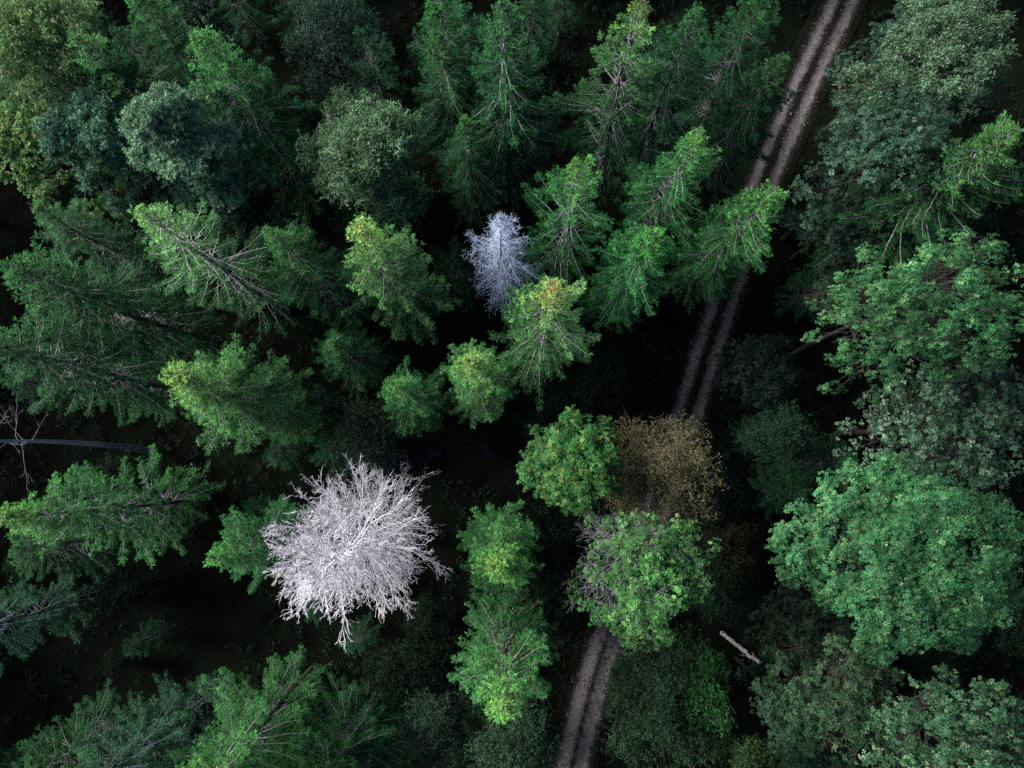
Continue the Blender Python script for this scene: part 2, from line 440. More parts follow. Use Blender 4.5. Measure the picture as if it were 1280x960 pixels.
def ground():
    near = np.linspace(-62, 62, 180)
    far = np.array([64, 70, 85, 120, 200, 400, 900.])
    ax = np.concatenate([-far[::-1], near, far])
    X, Y = np.meshgrid(ax, ax, indexing='ij')
    V = np.stack([X, Y, gz(X, Y)], -1).reshape(-1, 3)
    n = len(ax); i = np.arange(n * n).reshape(n, n)
    F = np.stack([i[:-1, :-1], i[1:, :-1], i[1:, 1:], i[:-1, 1:]], -1).reshape(-1, 4)
    m, nt, N, Lk = mat_base('forest_soil')
    gpos = N('ShaderNodeNewGeometry')
    n1 = N('ShaderNodeTexNoise'); n1.inputs['Scale'].default_value = .7; n1.inputs['Detail'].default_value = 8
    n2 = N('ShaderNodeTexNoise'); n2.inputs['Scale'].default_value = 7; n2.inputs['Detail'].default_value = 6
    Lk(gpos.outputs['Position'], n1.inputs['Vector']); Lk(gpos.outputs['Position'], n2.inputs['Vector'])
    r1 = N('ShaderNodeValToRGB')
    r1.color_ramp.elements[0].position = .4; r1.color_ramp.elements[1].position = .62
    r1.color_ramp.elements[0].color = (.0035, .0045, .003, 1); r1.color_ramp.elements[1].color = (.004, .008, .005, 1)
    r2 = N('ShaderNodeValToRGB')
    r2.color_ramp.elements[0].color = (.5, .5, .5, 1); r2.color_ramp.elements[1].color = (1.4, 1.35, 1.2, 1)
    Lk(n1.outputs['Fac'], r1.inputs[0]); Lk(n2.outputs['Fac'], r2.inputs[0])
    mx = N('ShaderNodeMix'); mx.data_type = 'RGBA'; mx.blend_type = 'MULTIPLY'; mx.inputs[0].default_value = 1
    Lk(r1.outputs[0], mx.inputs[6]); Lk(r2.outputs[0], mx.inputs[7])
    p = N('ShaderNodeBsdfPrincipled'); p.inputs['Roughness'].default_value = .95; p.inputs['Specular IOR Level'].default_value = .05
    Lk(mx.outputs[2], p.inputs['Base Color'])
    bp = N('ShaderNodeBump'); bp.inputs['Strength'].default_value = .6; bp.inputs['Distance'].default_value = .1
    Lk(n2.outputs['Fac'], bp.inputs['Height']); Lk(bp.outputs[0], p.inputs['Normal'])
    out = N('ShaderNodeOutputMaterial'); Lk(p.outputs[0], out.inputs[0])
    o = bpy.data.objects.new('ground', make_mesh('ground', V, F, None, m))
    COL.objects.link(o); o['kind'] = 'structure'
    # the track: a sheet whose cross position drives ruts and grassy middle
    T = norm(np.gradient(line, axis=0)); Nn = np.stack([T[:, 1], -T[:, 0]], 1)
    xs = np.linspace(-2.0, 2.0, 33)
    prof = -.05 * np.exp(-((np.abs(xs) - .78) / .3) ** 2) + .035 * np.exp(-(xs / .35) ** 2) + .06
    prof[0] = prof[-1] = -.06
    V = np.concatenate([line[:, None] + Nn[:, None] * xs[None, :, None], np.broadcast_to(prof[None, :, None], (len(line), len(xs), 1))], -1)
    na, nb = V.shape[:2]; i = np.arange(na * nb).reshape(na, nb)
    F = np.stack([i[:-1, :-1], i[:-1, 1:], i[1:, 1:], i[1:, :-1]], -1).reshape(-1, 4)
    fr = np.linspace(0, 1, na)
    col = np.stack([np.broadcast_to(xs[None], (na, nb)) / 4 + .5, np.broadcast_to(fr[:, None], (na, nb)), np.zeros((na, nb))], -1).reshape(-1, 3)
    m, nt, N, Lk = mat_base('gravel_track')
    a = N('ShaderNodeAttribute'); a.attribute_name = 'col'
    sep = N('ShaderNodeSeparateColor'); Lk(a.outputs['Color'], sep.inputs[0])
    gpos = N('ShaderNodeNewGeometry')
    nz = N('ShaderNodeTexNoise'); nz.inputs['Scale'].default_value = 1.6; nz.inputs['Detail'].default_value = 7; nz.inputs['Roughness'].default_value = .7
    Lk(gpos.outputs['Position'], nz.inputs['Vector'])
    def math_(op, x, y):
        q = N('ShaderNodeMath'); q.operation = op
        for k_, w_ in enumerate((x, y)):
            if isinstance(w_, (int, float)): q.inputs[k_].default_value = w_
            else: Lk(w_, q.inputs[k_])
        return q.outputs[0]
    dev = math_('ABSOLUTE', math_('SUBTRACT', sep.outputs[0], .5), 0)       # 0..0.5 across
    wob = math_('MULTIPLY', math_('SUBTRACT', nz.outputs['Fac'], .5), .24)
    x = math_('ADD', dev, wob)
    # the grassy middle wears away towards the lower (near) end of the track
    worn = N('ShaderNodeMapRange'); Lk(sep.outputs[1], worn.inputs[0])
    worn.inputs[1].default_value = .5; worn.inputs[2].default_value = .75; worn.inputs[3].default_value = 0; worn.inputs[4].default_value = .06
    x = math_('ADD', x, math_('MULTIPLY', worn.outputs[0], math_('LESS_THAN', x, .17)))
    rp = N('ShaderNodeValToRGB'); Lk(x, rp.inputs[0])
    el = rp.color_ramp.elements
    el[0].position = .05; el[0].color = (0.06, 0.06, 0.06, 1)
    el[1].position = .135; el[1].color = (1, 1, 1, 1)
    for pos, val in ((.22, 1.), (.285, .15), (.38, .0)):
        e_ = el.new(pos); e_.color = (val, val, val, 1)
    n3 = N('ShaderNodeTexNoise'); n3.inputs['Scale'].default_value = 14; n3.inputs['Detail'].default_value = 5
    Lk(gpos.outputs['Position'], n3.inputs['Vector'])
    gr = N('ShaderNodeValToRGB'); Lk(n3.outputs['Fac'], gr.inputs[0])
    gr.color_ramp.elements[0].position = .3; gr.color_ramp.elements[1].position = .72
    gr.color_ramp.elements[0].color = (.095, .085, .096, 1); gr.color_ramp.elements[1].color = (.215, .19, .212, 1)
    mx = N('ShaderNodeMix'); mx.data_type = 'RGBA'
    Lk(rp.outputs[0], mx.inputs[0]); mx.inputs[6].default_value = (.008, .009, .005, 1); Lk(gr.outputs[0], mx.inputs[7])
    p = N('ShaderNodeBsdfPrincipled'); p.inputs['Roughness'].default_value = .95; p.inputs['Specular IOR Level'].default_value = .1
    Lk(mx.outputs[2], p.inputs['Base Color'])
    bp = N('ShaderNodeBump'); bp.inputs['Strength'].default_value = .5; bp.inputs['Distance'].default_value = .04
    Lk(n3.outputs['Fac'], bp.inputs['Height']); Lk(bp.outputs[0], p.inputs['Normal'])
    out = N('ShaderNodeOutputMaterial'); Lk(p.outputs[0], out.inputs[0])
    o = bpy.data.objects.new('dirt_track', make_mesh('dirt_track', V.reshape(-1, 3), F, col, m))
    COL.objects.link(o); o['kind'] = 'structure'
ground()

def water(c, rx, ry):
    m, nt, N, Lk = mat_base('pool_water')
    p = N('ShaderNodeBsdfPrincipled')
    p.inputs['Base Color'].default_value = (.004, .006, .012, 1); p.inputs['Roughness'].default_value = .04
    p.inputs['IOR'].default_value = 1.33
    nz = N('ShaderNodeTexNoise'); nz.inputs['Scale'].default_value = 3
    g = N('ShaderNodeNewGeometry'); Lk(g.outputs['Position'], nz.inputs['Vector'])
    b = N('ShaderNodeBump'); b.inputs['Strength'].default_value = .05; b.inputs['Distance'].default_value = .03
    Lk(nz.outputs['Fac'], b.inputs['Height']); Lk(b.outputs[0], p.inputs['Normal'])
    out = N('ShaderNodeOutputMaterial'); Lk(p.outputs[0], out.inputs[0])
    n = 64
    th = np.arange(n) * 2 * math.pi / n
    V = [(c[0], c[1], -.30)]
    for f in (.5, 1):
        for a in th:
            w = 1 + .12 * math.sin(3 * a + 1) + .07 * math.sin(7 * a)
            V.append((c[0] + rx * f * w * math.cos(a), c[1] + .3 * math.sin(1.3 * math.cos(a)) + ry * f * w * math.sin(a), -.30))
    F = [(0, 1 + i, 1 + (i + 1) % n) for i in range(n)]
    F2 = [(1 + i, 1 + n + i, 1 + n + (i + 1) % n, 1 + (i + 1) % n) for i in range(n)]
    me = bpy.data.meshes.new('water'); me.from_pydata(V, [], F + F2); me.materials.append(m)
    o = bpy.data.objects.new('water', me); COL.objects.link(o); o['kind'] = 'structure'
water(at(632, 557), 1.9, .9)
water(at(508, 573), 2.2, .8)

def undergrowth():
    g = np.random.default_rng(77)
    L = Leaves()
    n = 26000
    x = g.uniform(-46, 46, n); y = g.uniform(-28, 46, n)
    dens = np.sin(x * .31 + 2) * np.cos(y * .27) + np.sin(x * .13 - y * .17)
    keep = (track_dist(x, y) > 2.0) & (g.random(n) < .45 + .3 * dens) & ~((np.abs(x + 3) < 8) & (np.abs(y - at(575, 565)[1]) < 2))
    x, y = x[keep], y[keep]; n = len(x)
    z = gz(x, y)
    per = 16
    i = np.repeat(np.arange(n), per); m = len(i)
    size = g.uniform(.2, .75, n)
    az = g.random(m) * 6.283
    d = norm(np.stack([np.cos(az), np.sin(az), g.uniform(.1, 1.2, m)], 1))
    b = np.stack([x[i], y[i], z[i]], 1) + rand_unit(g, m) * (size[i] * .35)[:, None] * np.array([1, 1, .3]) + UP * (size[i] * g.random(m) * .5)[:, None]
    tone = g.uniform(.6, 1.3, n)
    c = np.array([.008, .022, .011])[None] * (tone[i] * g.uniform(.8, 1.2, m))[:, None]
    L.add(b, d, size[i] * g.uniform(.25, .55, m), size[i] * g.uniform(.08, .2, m), norm(UP + rand_unit(g, m) * .5), c)
    o = bpy.data.objects.new('undergrowth', L.mesh('undergrowth', M['herb'])); COL.objects.link(o)
    o['kind'] = 'stuff'; o['label'] = 'dark low undergrowth covering the forest floor between the trunks'
    o['category'] = 'undergrowth'
    # grass on the crown and both verges of the track
    L = Leaves()
    n = 15000
    k = g.integers(0, len(line) - 1, n)
    f = g.random(n)[:, None]
    T = norm(np.gradient(line, axis=0)); Nn = np.stack([T[:, 1], -T[:, 0]], 1)
    off = np.where(g.random(n) < .35, g.normal(size=n) * .17, np.where(g.random(n) < .5, -1, 1) * (1.32 + np.abs(g.normal(size=n)) * .55))
    xy = line[k] * (1 - f) + line[k + 1] * f + Nn[k] * off[:, None]
    keep = g.random(n) < .55 + .45 * np.sin(k * .35) * np.sin(k * .11 + 1)
    xy = xy[keep]; off = off[keep]; n = len(xy)
    per = 5
    i = np.repeat(np.arange(n), per); m = len(i)
    az = g.random(m) * 6.283
    d = norm(np.stack([np.cos(az), np.sin(az), g.uniform(.5, 1.8, m)], 1))
    b = np.concatenate([xy[i] + g.normal(size=(m, 2)) * .05, np.full((m, 1), .02)], 1)
    c = np.array([.012, .018, .008])[None] * g.uniform(.6, 1.4, m)[:, None]
    L.add(b, d, g.uniform(.10, .32, m), g.uniform(.012, .03, m), rand_unit(g, m), c)
    o = bpy.data.objects.new('grass', L.mesh('grass', M['herb'])); COL.objects.link(o)
    o['kind'] = 'stuff'; o['label'] = 'dark grass along the middle and verges of the dirt track'; o['category'] = 'grass'
undergrowth()

def litter():
    g = np.random.default_rng(9)
    L = Leaves(); n = 5200
    k = g.integers(0, len(line) - 1, n); f = g.random(n)[:, None]
    T = norm(np.gradient(line, axis=0)); Nn = np.stack([T[:, 1], -T[:, 0]], 1)
    xy = line[k] * (1 - f) + line[k + 1] * f + Nn[k] * g.uniform(-1.5, 1.5, (n, 1))
    keep = g.random(n) < .35 + .65 * (np.sin(k * .6) * np.sin(k * .23 + 2) > .1)
    xy = xy[keep]; n = len(xy)
    az = g.random(n) * 6.283
    d = norm(np.stack([np.cos(az), np.sin(az), g.uniform(-.02, .2, n)], 1))
    c = np.where(g.random((n, 1)) < .6, np.array([.05, .038, .022]), np.array([.30, .28, .27])) * g.uniform(.5, 1.3, (n, 1))
    L.add(np.concatenate([xy, np.full((n, 1), .085)], 1), d, g.uniform(.06, .22, n), g.uniform(.03, .09, n), norm(UP + rand_unit(g, n) * .2), c)
    o = bpy.data.objects.new('litter', L.mesh('litter', M['herb'])); COL.objects.link(o)
    o['kind'] = 'stuff'; o['label'] = 'fallen leaves and small stones strewn over the dirt track'; o['category'] = 'litter'
litter()

# ---------------------------------------------------------------- spruces
SP = [
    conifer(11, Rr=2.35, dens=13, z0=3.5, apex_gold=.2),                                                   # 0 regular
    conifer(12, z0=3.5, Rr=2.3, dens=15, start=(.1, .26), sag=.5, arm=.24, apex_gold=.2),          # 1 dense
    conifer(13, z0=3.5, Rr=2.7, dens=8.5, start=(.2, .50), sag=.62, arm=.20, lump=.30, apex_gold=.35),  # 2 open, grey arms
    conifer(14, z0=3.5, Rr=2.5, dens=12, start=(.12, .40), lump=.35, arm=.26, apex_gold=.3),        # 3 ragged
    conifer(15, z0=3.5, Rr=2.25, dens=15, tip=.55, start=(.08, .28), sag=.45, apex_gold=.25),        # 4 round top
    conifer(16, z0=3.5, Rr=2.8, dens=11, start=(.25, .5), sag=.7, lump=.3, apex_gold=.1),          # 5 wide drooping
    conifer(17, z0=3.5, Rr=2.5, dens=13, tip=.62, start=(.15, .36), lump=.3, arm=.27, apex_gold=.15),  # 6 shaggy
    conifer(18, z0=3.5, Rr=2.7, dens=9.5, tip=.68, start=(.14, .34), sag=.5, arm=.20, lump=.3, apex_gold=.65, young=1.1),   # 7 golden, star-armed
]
G0 = (1, 1, 1)
EM = (.75, 1.10, .80)       # emerald
DK = (.60, .85, .75)        # dark blue-green
YL = (2.9, 2.15, 1.5)      # yellow green
LT = (1.6, 1.5, 1.2)        # light
spruces = [
    # proto, u, v, height, width, tint, wood tint, label
    (3, 92, 40, 21.0, 1.20, EM, G0, 'emerald spruce beside the feathery golden-green tree in the top-left corner'),
    (6, 252, 52, 21.5, 1.15, (.85, 1.25, .8), G0, 'broad bright emerald spruce above the pale blue-green pine'),
    (1, 545, 42, 18.5, .95, (.42, .66, .55), G0, 'dark narrow spruce standing left of the tallest spruce at the top edge'),
    (0, 542, -8, 20.0, 1.0, (.52, .8, .6), G0, 'dark spruce with its tip cut by the top edge, behind the narrow dark spruce'),
    (1, 634, 3, 23.0, 1.2, (.52, .76, .62), (1.1, 1.1, 1.2), 'tallest dark green spruce with grey branches down its front, at the top edge'),
    (1, 582, 148, 16.0, .85, (.46, .8, .6), G0, 'small slim dark spruce standing in front of the tallest spruce'),
    (2, 816, 8, 22.0, 1.05, (1.5, 1.35, 1.0), (1.1, 1.1, 1.1), 'pale spruce with drooping grey arms and a yellowish tip at the top edge'),
    (2, 722, 190, 21.5, 1.0, (.95, 1.35, .8), (1.3, 1.3, 1.4), 'round-topped bright green spruce with long curved bare grey arms'),
    (3, 872, 168, 21.0, .95, (1.0, 1.35, .85), (1.25, 1.25, 1.3), 'ragged spruce with pale bare branches just left of the dirt track'),
    (6, 968, 240, 20.0, .95, (1.1, 1.3, .8), G0, 'spruce overhanging and hiding the middle of the upper dirt track'),
    (4, 824, 292, 20.5, .95, (.8, 1.3, .8), (1.1, 1.1, 1.2), 'dense dome-topped green spruce below the ragged spruce by the track'),
    (7, 692, 352, 22.5, 1.05, (2.3, 1.9, 1.3), (1.5, 1.3, 1.4), 'golden-tipped spruce in the middle, directly below the small white dead conifer'),
    (4, 585, 452, 19.0, .85, (2.6, 2.05, 1.35), (1.2, 1.2, 1.2), 'small light yellow-green spruce below left of the golden-tipped spruce'),
    (6, 493, 478, 17.5, .75, (1.0, 1.25, .8), G0, 'small mid-green spruce left of the small light yellow-green one'),
    (3, 452, 280, 21.5, 1.0, YL, (1.2, 1.2, 1.2), 'yellow-green spruce with feathered arms below the rounded silvery tree'),
    (5, 182, 268, 21.0, 1.0, (2.5, 2.0, 1.5), (2.9, 2.85, 2.8), 'lichen-grey spruce with long pale bare arms and a yellowish top'),
    (3, 335, 292, 19.5, .95, (.7, 1.0, .7), G0, 'dark green spruce between the lichen-grey spruce and the yellow-green spruce'),
    (6, 14, 330, 21.0, 1.25, (.42, .76, .52), G0, 'broad dark emerald spruce at the left edge below the yellow-green tree'),
    (6, -22, 430, 21.0, 1.1, (.44, .76, .52), G0, 'shaggy dark spruce cut by the left edge, above the bare grey snag'),
    (4, 208, 466, 21.5, 1.15, (2.2, 1.85, 1.15), (1.2, 1.2, 1.3), 'bright yellowish-green spruce at left, between the grey snag and the dim grey bush'),
    (0, 414, 424, 12.5, .85, (.8, 1.0, .8), G0, 'dim small spruce deep between the bright spruces left of centre'),
    (3, 6, 646, 21.0, 1.05, (1.3, 1.5, .85), (1.1, 1.1, 1.2), 'long bright spruce stretching in from the left edge beside the big white dead tree'),
    (6, 268, 700, 19.0, .85, (1.1, 1.35, .9), G0, 'green spruce touching the left side of the big white dead tree'),
    (4, 615, 708, 19.5, .95, (2.2, 2.0, 1.3), (.8, .75, .7), 'rounded yellow-green spruce just right of the big white dead tree'),
    (0, 626, 882, 21.5, 1.05, (2.0, 1.95, 1.2), (1.5, 1.35, 1.3), 'light green spruce with pale forking branches near the bottom edge'),
    (6, 215, 1015, 21.0, 1.1, (1.7, 1.65, 1.0), G0, 'broad spruce with combed pale-green branches at the bottom-left edge'),
    (3, 0, 1000, 14.0, 1.0, (.42, .7, .42), G0, 'dim green spruce in the bottom-left corner'),
    (6, 390, 1005, 17.0, 1.0, (.6, .8, .5), G0, 'dim olive spruce at the bottom edge right of the broad combed spruce'),
    (6, 1262, 165, 20.5, 1.45, (.8, .85, .6), (1.3, 1.3, 1.3), 'drooping lichen-streaked spruce at the right edge above the big light broadleaf'),
    (5, 872, 18, 21.0, 1.0, (.45, .62, .52), (.5, .55, .6), 'dark drooping spruce between the pale spruce and the upper dirt track'),
    (0, 972, -20, 20.0, 1.05, (.42, .58, .5), (.5, .5, .55), 'dark spruce cut by the top edge left of the dirt track'),
    (3, 978, 76, 17.0, 1.0, (.42, .58, .5), (.5, .5, .55), 'low dark spruce whose branches overhang the left rut of the upper track'),
    (3, 40, 255, 17.5, .95, (.65, .95, .75), G0, 'low dark spruce under the blue-green pines at the left edge'),
    (5, 20, 688, 11.0, .9, (.4, .6, .5), G0, 'low dark spruce beneath the long bright spruce at the left edge'),
    (1, -60, 30, 20.0, 1.1, EM, G0, 'dark spruce partly cut by the left edge near the top-left corner'),
    (6, 170, -10, 19.5, 1.1, (.65, .95, .7), G0, 'dark spruce cut by the top edge above the emerald spruces at left'),
    (0, -260, 860, 22.0, 1.0, G0, (.9, 1., 1.2), 'bare blue-grey standing trunk low at the left edge, its crown beyond the frame'),
    (0, 18, 1060, 22.0, 1.0, G0, (.8, .85, 1.), 'dark slanting trunk at the bottom-left edge, its crown beyond the frame'),
]
for i, (k, u, v, h, w, tint, wt, lab) in enumerate(spruces):
    plant('spruce_tree', lab, 'spruce', SP[k], u, v, h, 22., rz=1.7 * i + .4, w=w, tint=tint, wtint=wt, group='spruces of the forest')

# ---------------------------------------------------------------- dead trees
plant('dead_conifer', 'small bleached white dead conifer between dark spruces at the centre', 'dead tree',
      conifer(31, H=20.5, Rr=1.95, z0=6, dens=16, dead=True, mat='white', wood=.85, sag=.4, tip=.8, arm=.34), 625, 270, 20.5, 20.5, wtint=(.60, .74, .92))
def dead_big():
    crown, stem = dead_crown(43, H=22.5, Rr=4.15, th=.85, n1=150, n2=15, n3=6, n4=1, wig=.075)
    a = at(392, 712, 22.5)
    t = thing('dead_tree', 'large bone-white leafless tree with a dense burst of bare branches', 'dead tree', (a[0], a[1], gz(a[0], a[1])), .6)
    part('trunk', stem, t); part('crown', crown, t)
dead_big()
def snag():
    crown, stem = dead_crown(47, H=18.5, Rr=2.4, n1=16, n2=4, n3=3, n4=1, mat='bark', z0=.68, th=.7, wig=.05)
    b = at(185, 563, 0)
    t = thing('dead_tree', 'tall thin grey snag slanting out through the left edge with a few bare twigs', 'dead tree', (b[0], b[1], gz(b[0], b[1])), .2)
    part('trunk', stem, t, (2.4, 2.5, 2.7)); part('crown', crown, t, (.9, .95, 1.0))
snag()

# ---------------------------------------------------------------- broadleaf trees
def bl(name, label, cat, u, v, H, seed, rz=0., w=1., sy=1., tint=(1, 1, 1), wt=(1, 1, 1), group=None, **kw):
    depth = kw.get('depth', 6.)
    plant(name, label, cat, broadleaf(seed, H=H, **kw), u, v, H, H, rz=rz, w=w, sy=sy, tint=tint, wtint=wt, ref=H - depth * .35, group=group)

MAPLE = dict(skirt=.4, style='star', leaf=.135, width=.047, shoots=22, per=11, clump_r=.56, flat=.62, bark='darkbark', col=(.034, .138, .055), col2=(.10, .205, .085))
BIRCH = dict(style='spray', leaf=.085, width=.05, shoots=22, per=13, clump_r=.5)
bl('broadleaf_tree', 'biggest rounded light-green broadleaf tree in the lower right', 'broadleaf tree', 1168, 698, 22, 611, depth=7., Rr=5.7, lobes=22, clumps=27, sy=.86, rz=.5, lobe_r=(.20, .28), **MAPLE)
bl('broadleaf_tree', 'wide open green broadleaf tree with bare twigs poking out, at the right edge', 'broadleaf tree',
   1175, 372, 21.5, 62, depth=6.5, Rr=5.6, lobes=13, clumps=18, sy=.75, wt=(1.6, 1.6, 1.6), twigs=1.1, **{**MAPLE, 'col': (.034, .13, .05), 'col2': (.10, .21, .08)},
   bare=lambda p, g: (g.random(len(p)) < .07) | (p[:, 0] + .2 * p[:, 1] < -4.6))
bl('broadleaf_tree', 'dim grey-green tree with glinting leaves between the two big broadleaf trees at right', 'broadleaf tree', 1205, 525, 17, 63, depth=6., Rr=4.9,
   lobes=13, clumps=18, style='star', leaf=.13, width=.08, shoots=10, per=9, clump_r=.5, col=(.030, .075, .042), col2=(.09, .15, .10), p2=.15, mat='gloss')
bl('broadleaf_tree', 'silvery-green fine-leaved tree in the top-right corner', 'broadleaf tree', 1192, 60, 20, 64, depth=6.5, Rr=4.2, lobes=13, clumps=18, sy=.8,
   col=(.075, .16, .088), col2=(.20, .29, .19), **{**BIRCH, 'shoots': 30}, mat='gloss')
bl('broadleaf_tree', 'mid-green broadleaf tree below the silvery tree in the top right', 'broadleaf tree', 1125, 175, 18.5, 65, depth=6., Rr=3.6, lobes=11, clumps=18,
   style='star', leaf=.17, width=.08, shoots=10, per=9, clump_r=.5, col=(.028, .075, .048), col2=(.06, .11, .075))
bl('broadleaf_tree', 'bright green round-crowned young broadleaf beside the brown thinning tree', 'broadleaf tree', 720, 580, 17.5, 66, depth=5.5, Rr=2.5, lobes=13, clumps=20,
   style='star', leaf=.12, width=.045, shoots=14, per=11, clump_r=.40, col=(.034, .145, .040), col2=(.13, .21, .055), p2=.2)
bl('broadleaf_tree', 'brown half-bare tree with thinning olive leaves over the dirt track', 'broadleaf tree', 832, 585, 15.5, 67, depth=5.5, Rr=3.2, lobes=14, clumps=24,
   style='spray', leaf=.065, width=.045, shoots=10, per=11, clump_r=.5, skirt=.2, col=(.155, .145, .095), col2=(.15, .16, .06), p2=.45, twigs=.8, bark='greybark', wt=(1.25, 1.0, .8))
bl('broadleaf_tree', 'green tree with half its crown bare and grey, standing over the lower dirt track', 'broadleaf tree', 806, 722, 18.5, 68, depth=5.5, Rr=3.5, lobes=13, clumps=20,
   style='star', leaf=.105, width=.055, shoots=16, per=10, clump_r=.45, col=(.055, .19, .052), col2=(.14, .28, .085), wt=(1.0, 1.0, 1.05), twigs=1.2, bark='bark',
   bare=lambda p, g: g.random(len(p)) < .45 / (1 + np.exp((p[:, 0] * .85 - p[:, 1] * .5 + 1.5) * 2.2)))
bl('birch_tree', 'rounded silvery grey-green tree between the blue-green pine and the tallest spruces', 'broadleaf tree', 449, 185, 20.5, 69, depth=8., Rr=2.7, lobes=11, clumps=19, sy=1.1,
   col=(.095, .20, .10), col2=(.20, .31, .19), **{**BIRCH, 'shoots': 30})
bl('birch_tree', 'feathery golden-green drooping tree in the top-left corner', 'broadleaf tree', 35, 50, 21.5, 70, depth=8., Rr=3.6, lobes=11, clumps=18,
   col=(.135, .27, .10), col2=(.30, .39, .18), p2=.3, **{**BIRCH, 'shoots': 28}, bark='greybark')
bl('broadleaf_tree', 'yellowish green tree at the left edge beside the blue-green pines', 'broadleaf tree', 15, 172, 20, 71, depth=6., Rr=3.0, lobes=10, clumps=18,
   style='star', leaf=.13, width=.07, shoots=11, per=9, clump_r=.42, col=(.08, .21, .055), col2=(.21, .30, .08))
PINE = dict(style='tuft', leaf=.16, width=.03, shoots=26, per=15, clump_r=.42, col=(.115, .25, .15), col2=(.22, .34, .22), mat='needle', p2=.35)
bl('pine_tree', 'pale blue-green pine with puffed clumps, brightest of the pines at upper left', 'pine', 210, 160, 22, 72, depth=6.0, Rr=2.3, lobes=13, clumps=16, **PINE)
bl('pine_tree', 'dimmer blue-green pine left of the pale one', 'pine', 112, 165, 20.0, 73, depth=6.5, Rr=2.6, lobes=13, clumps=16, tint=(.62, .75, .78), **PINE)
bl('pine_tree', 'dim lower pine crown tucked right of the pale pine', 'pine', 268, 205, 18.0, 74, depth=6.0, Rr=2.2, lobes=8, clumps=13, tint=(.5, .6, .62), **PINE)
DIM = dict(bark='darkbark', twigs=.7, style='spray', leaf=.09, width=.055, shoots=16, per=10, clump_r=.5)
bl('birch_tree', 'dim blue-grey thin tree at the top edge right of the emerald spruce', 'broadleaf tree', 402, 30, 17.5, 75, depth=6.5, Rr=2.6, lobes=9, clumps=16, col=(.028, .062, .044), **DIM)
bl('birch_tree', 'dim blue-grey tree at the top edge behind the broad emerald spruce', 'broadleaf tree', 232, 0, 17.5, 76, depth=5.5, Rr=2.2, lobes=8, clumps=15, col=(.030, .062, .046), **DIM)
bl('birch_tree', 'dim grey-green fine-leaved tree right of the lower dirt track at the bottom edge', 'broadleaf tree', 828, 885, 12.5, 77, depth=6., Rr=3.6, lobes=13, clumps=17, sy=1.2,
   col=(.028, .066, .034), **DIM)
bl('birch_tree', 'dim feathery tree at the bottom edge under the light green spruce', 'broadleaf tree', 640, 955, 14, 78, depth=6., Rr=2.8, lobes=10, clumps=16, col=(.032, .075, .040), **DIM)
bl('birch_tree', 'low dim tree left of the feathery one at the bottom edge', 'broadleaf tree', 550, 910, 12, 79, depth=5., Rr=2.2, lobes=8, clumps=14, col=(.022, .05, .03), **DIM)
bl('shrub', 'dim grey bush in the dark gap above the big white dead tree', 'shrub', 456, 540, 11.5, 80, depth=4.5, Rr=2.2, lobes=9, clumps=15, col=(.034, .060, .036), **DIM)
bl('broadleaf_tree', 'small dim round tree in the dark gap right of the dirt track', 'broadleaf tree', 980, 545, 11, 81, depth=4., Rr=1.9, lobes=8, clumps=15, col=(.020, .060, .034), **DIM)
bl('broadleaf_tree', 'narrow saturated green sapling right of the lower dirt track', 'broadleaf tree', 884, 872, 12, 82, depth=5., Rr=1.5, lobes=8, clumps=15, sy=1.6,
   style='spray', leaf=.09, width=.06, shoots=14, per=10, clump_r=.4, col=(.018, .080, .022))
bl('broadleaf_tree', 'yellow-green sapling cut by the bottom edge right of the saturated green one', 'broadleaf tree', 935, 955, 11, 83, depth=4., Rr=1.5, lobes=7, clumps=14,
   style='spray', leaf=.09, width=.06, shoots=14, per=10, clump_r=.4, col=(.035, .075, .025))
OAK = dict(bark='darkbark', style='star', leaf=.14, width=.075, shoots=10, per=8, clump_r=.48)
bl('broadleaf_tree', 'light green broadleaf tree cut by the bottom-right corner', 'broadleaf tree', 1200, 925, 20, 84, depth=6., Rr=4.0, lobes=13, clumps=18, sy=.8, col=(.035, .10, .05), col2=(.09, .16, .08), **OAK)
bl('broadleaf_tree', 'dim tree with pale dead forked twigs right of the saplings at the bottom', 'broadleaf tree', 1075, 880, 16, 85, depth=6., Rr=3.3, lobes=12, clumps=16,
   col=(.026, .068, .034), col2=(.06, .10, .05), wt=(1.9, 1.8, 1.7), twigs=1.2, **OAK, bare=lambda p, g: g.random(len(p)) < .06)
bl('broadleaf_tree', 'dim low tree left of the one with pale forked twigs at the bottom', 'broadleaf tree', 1000, 890, 13, 86, depth=5., Rr=2.4, lobes=9, clumps=16, col=(.022, .060, .030), **OAK)
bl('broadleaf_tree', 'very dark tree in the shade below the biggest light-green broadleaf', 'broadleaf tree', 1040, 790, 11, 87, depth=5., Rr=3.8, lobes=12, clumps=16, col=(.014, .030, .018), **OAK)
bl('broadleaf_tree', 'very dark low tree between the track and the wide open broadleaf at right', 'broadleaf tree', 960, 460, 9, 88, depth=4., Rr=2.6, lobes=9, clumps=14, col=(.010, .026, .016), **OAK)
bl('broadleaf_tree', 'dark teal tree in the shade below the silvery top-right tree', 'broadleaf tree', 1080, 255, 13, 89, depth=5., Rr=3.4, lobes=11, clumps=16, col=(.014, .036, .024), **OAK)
bl('broadleaf_tree', 'sparse dark sapling right of the half-bare tree over the track', 'broadleaf tree', 915, 690, 8, 90, depth=4., Rr=2.0, lobes=8, clumps=9, col=(.03, .04, .02), **DIM)
bl('broadleaf_tree', 'dark teal tree at the top edge right of the dirt track', 'broadleaf tree', 1140, 45, 15, 91, depth=5.5, Rr=2.8, lobes=10, clumps=16, col=(.02, .05, .035), **OAK)
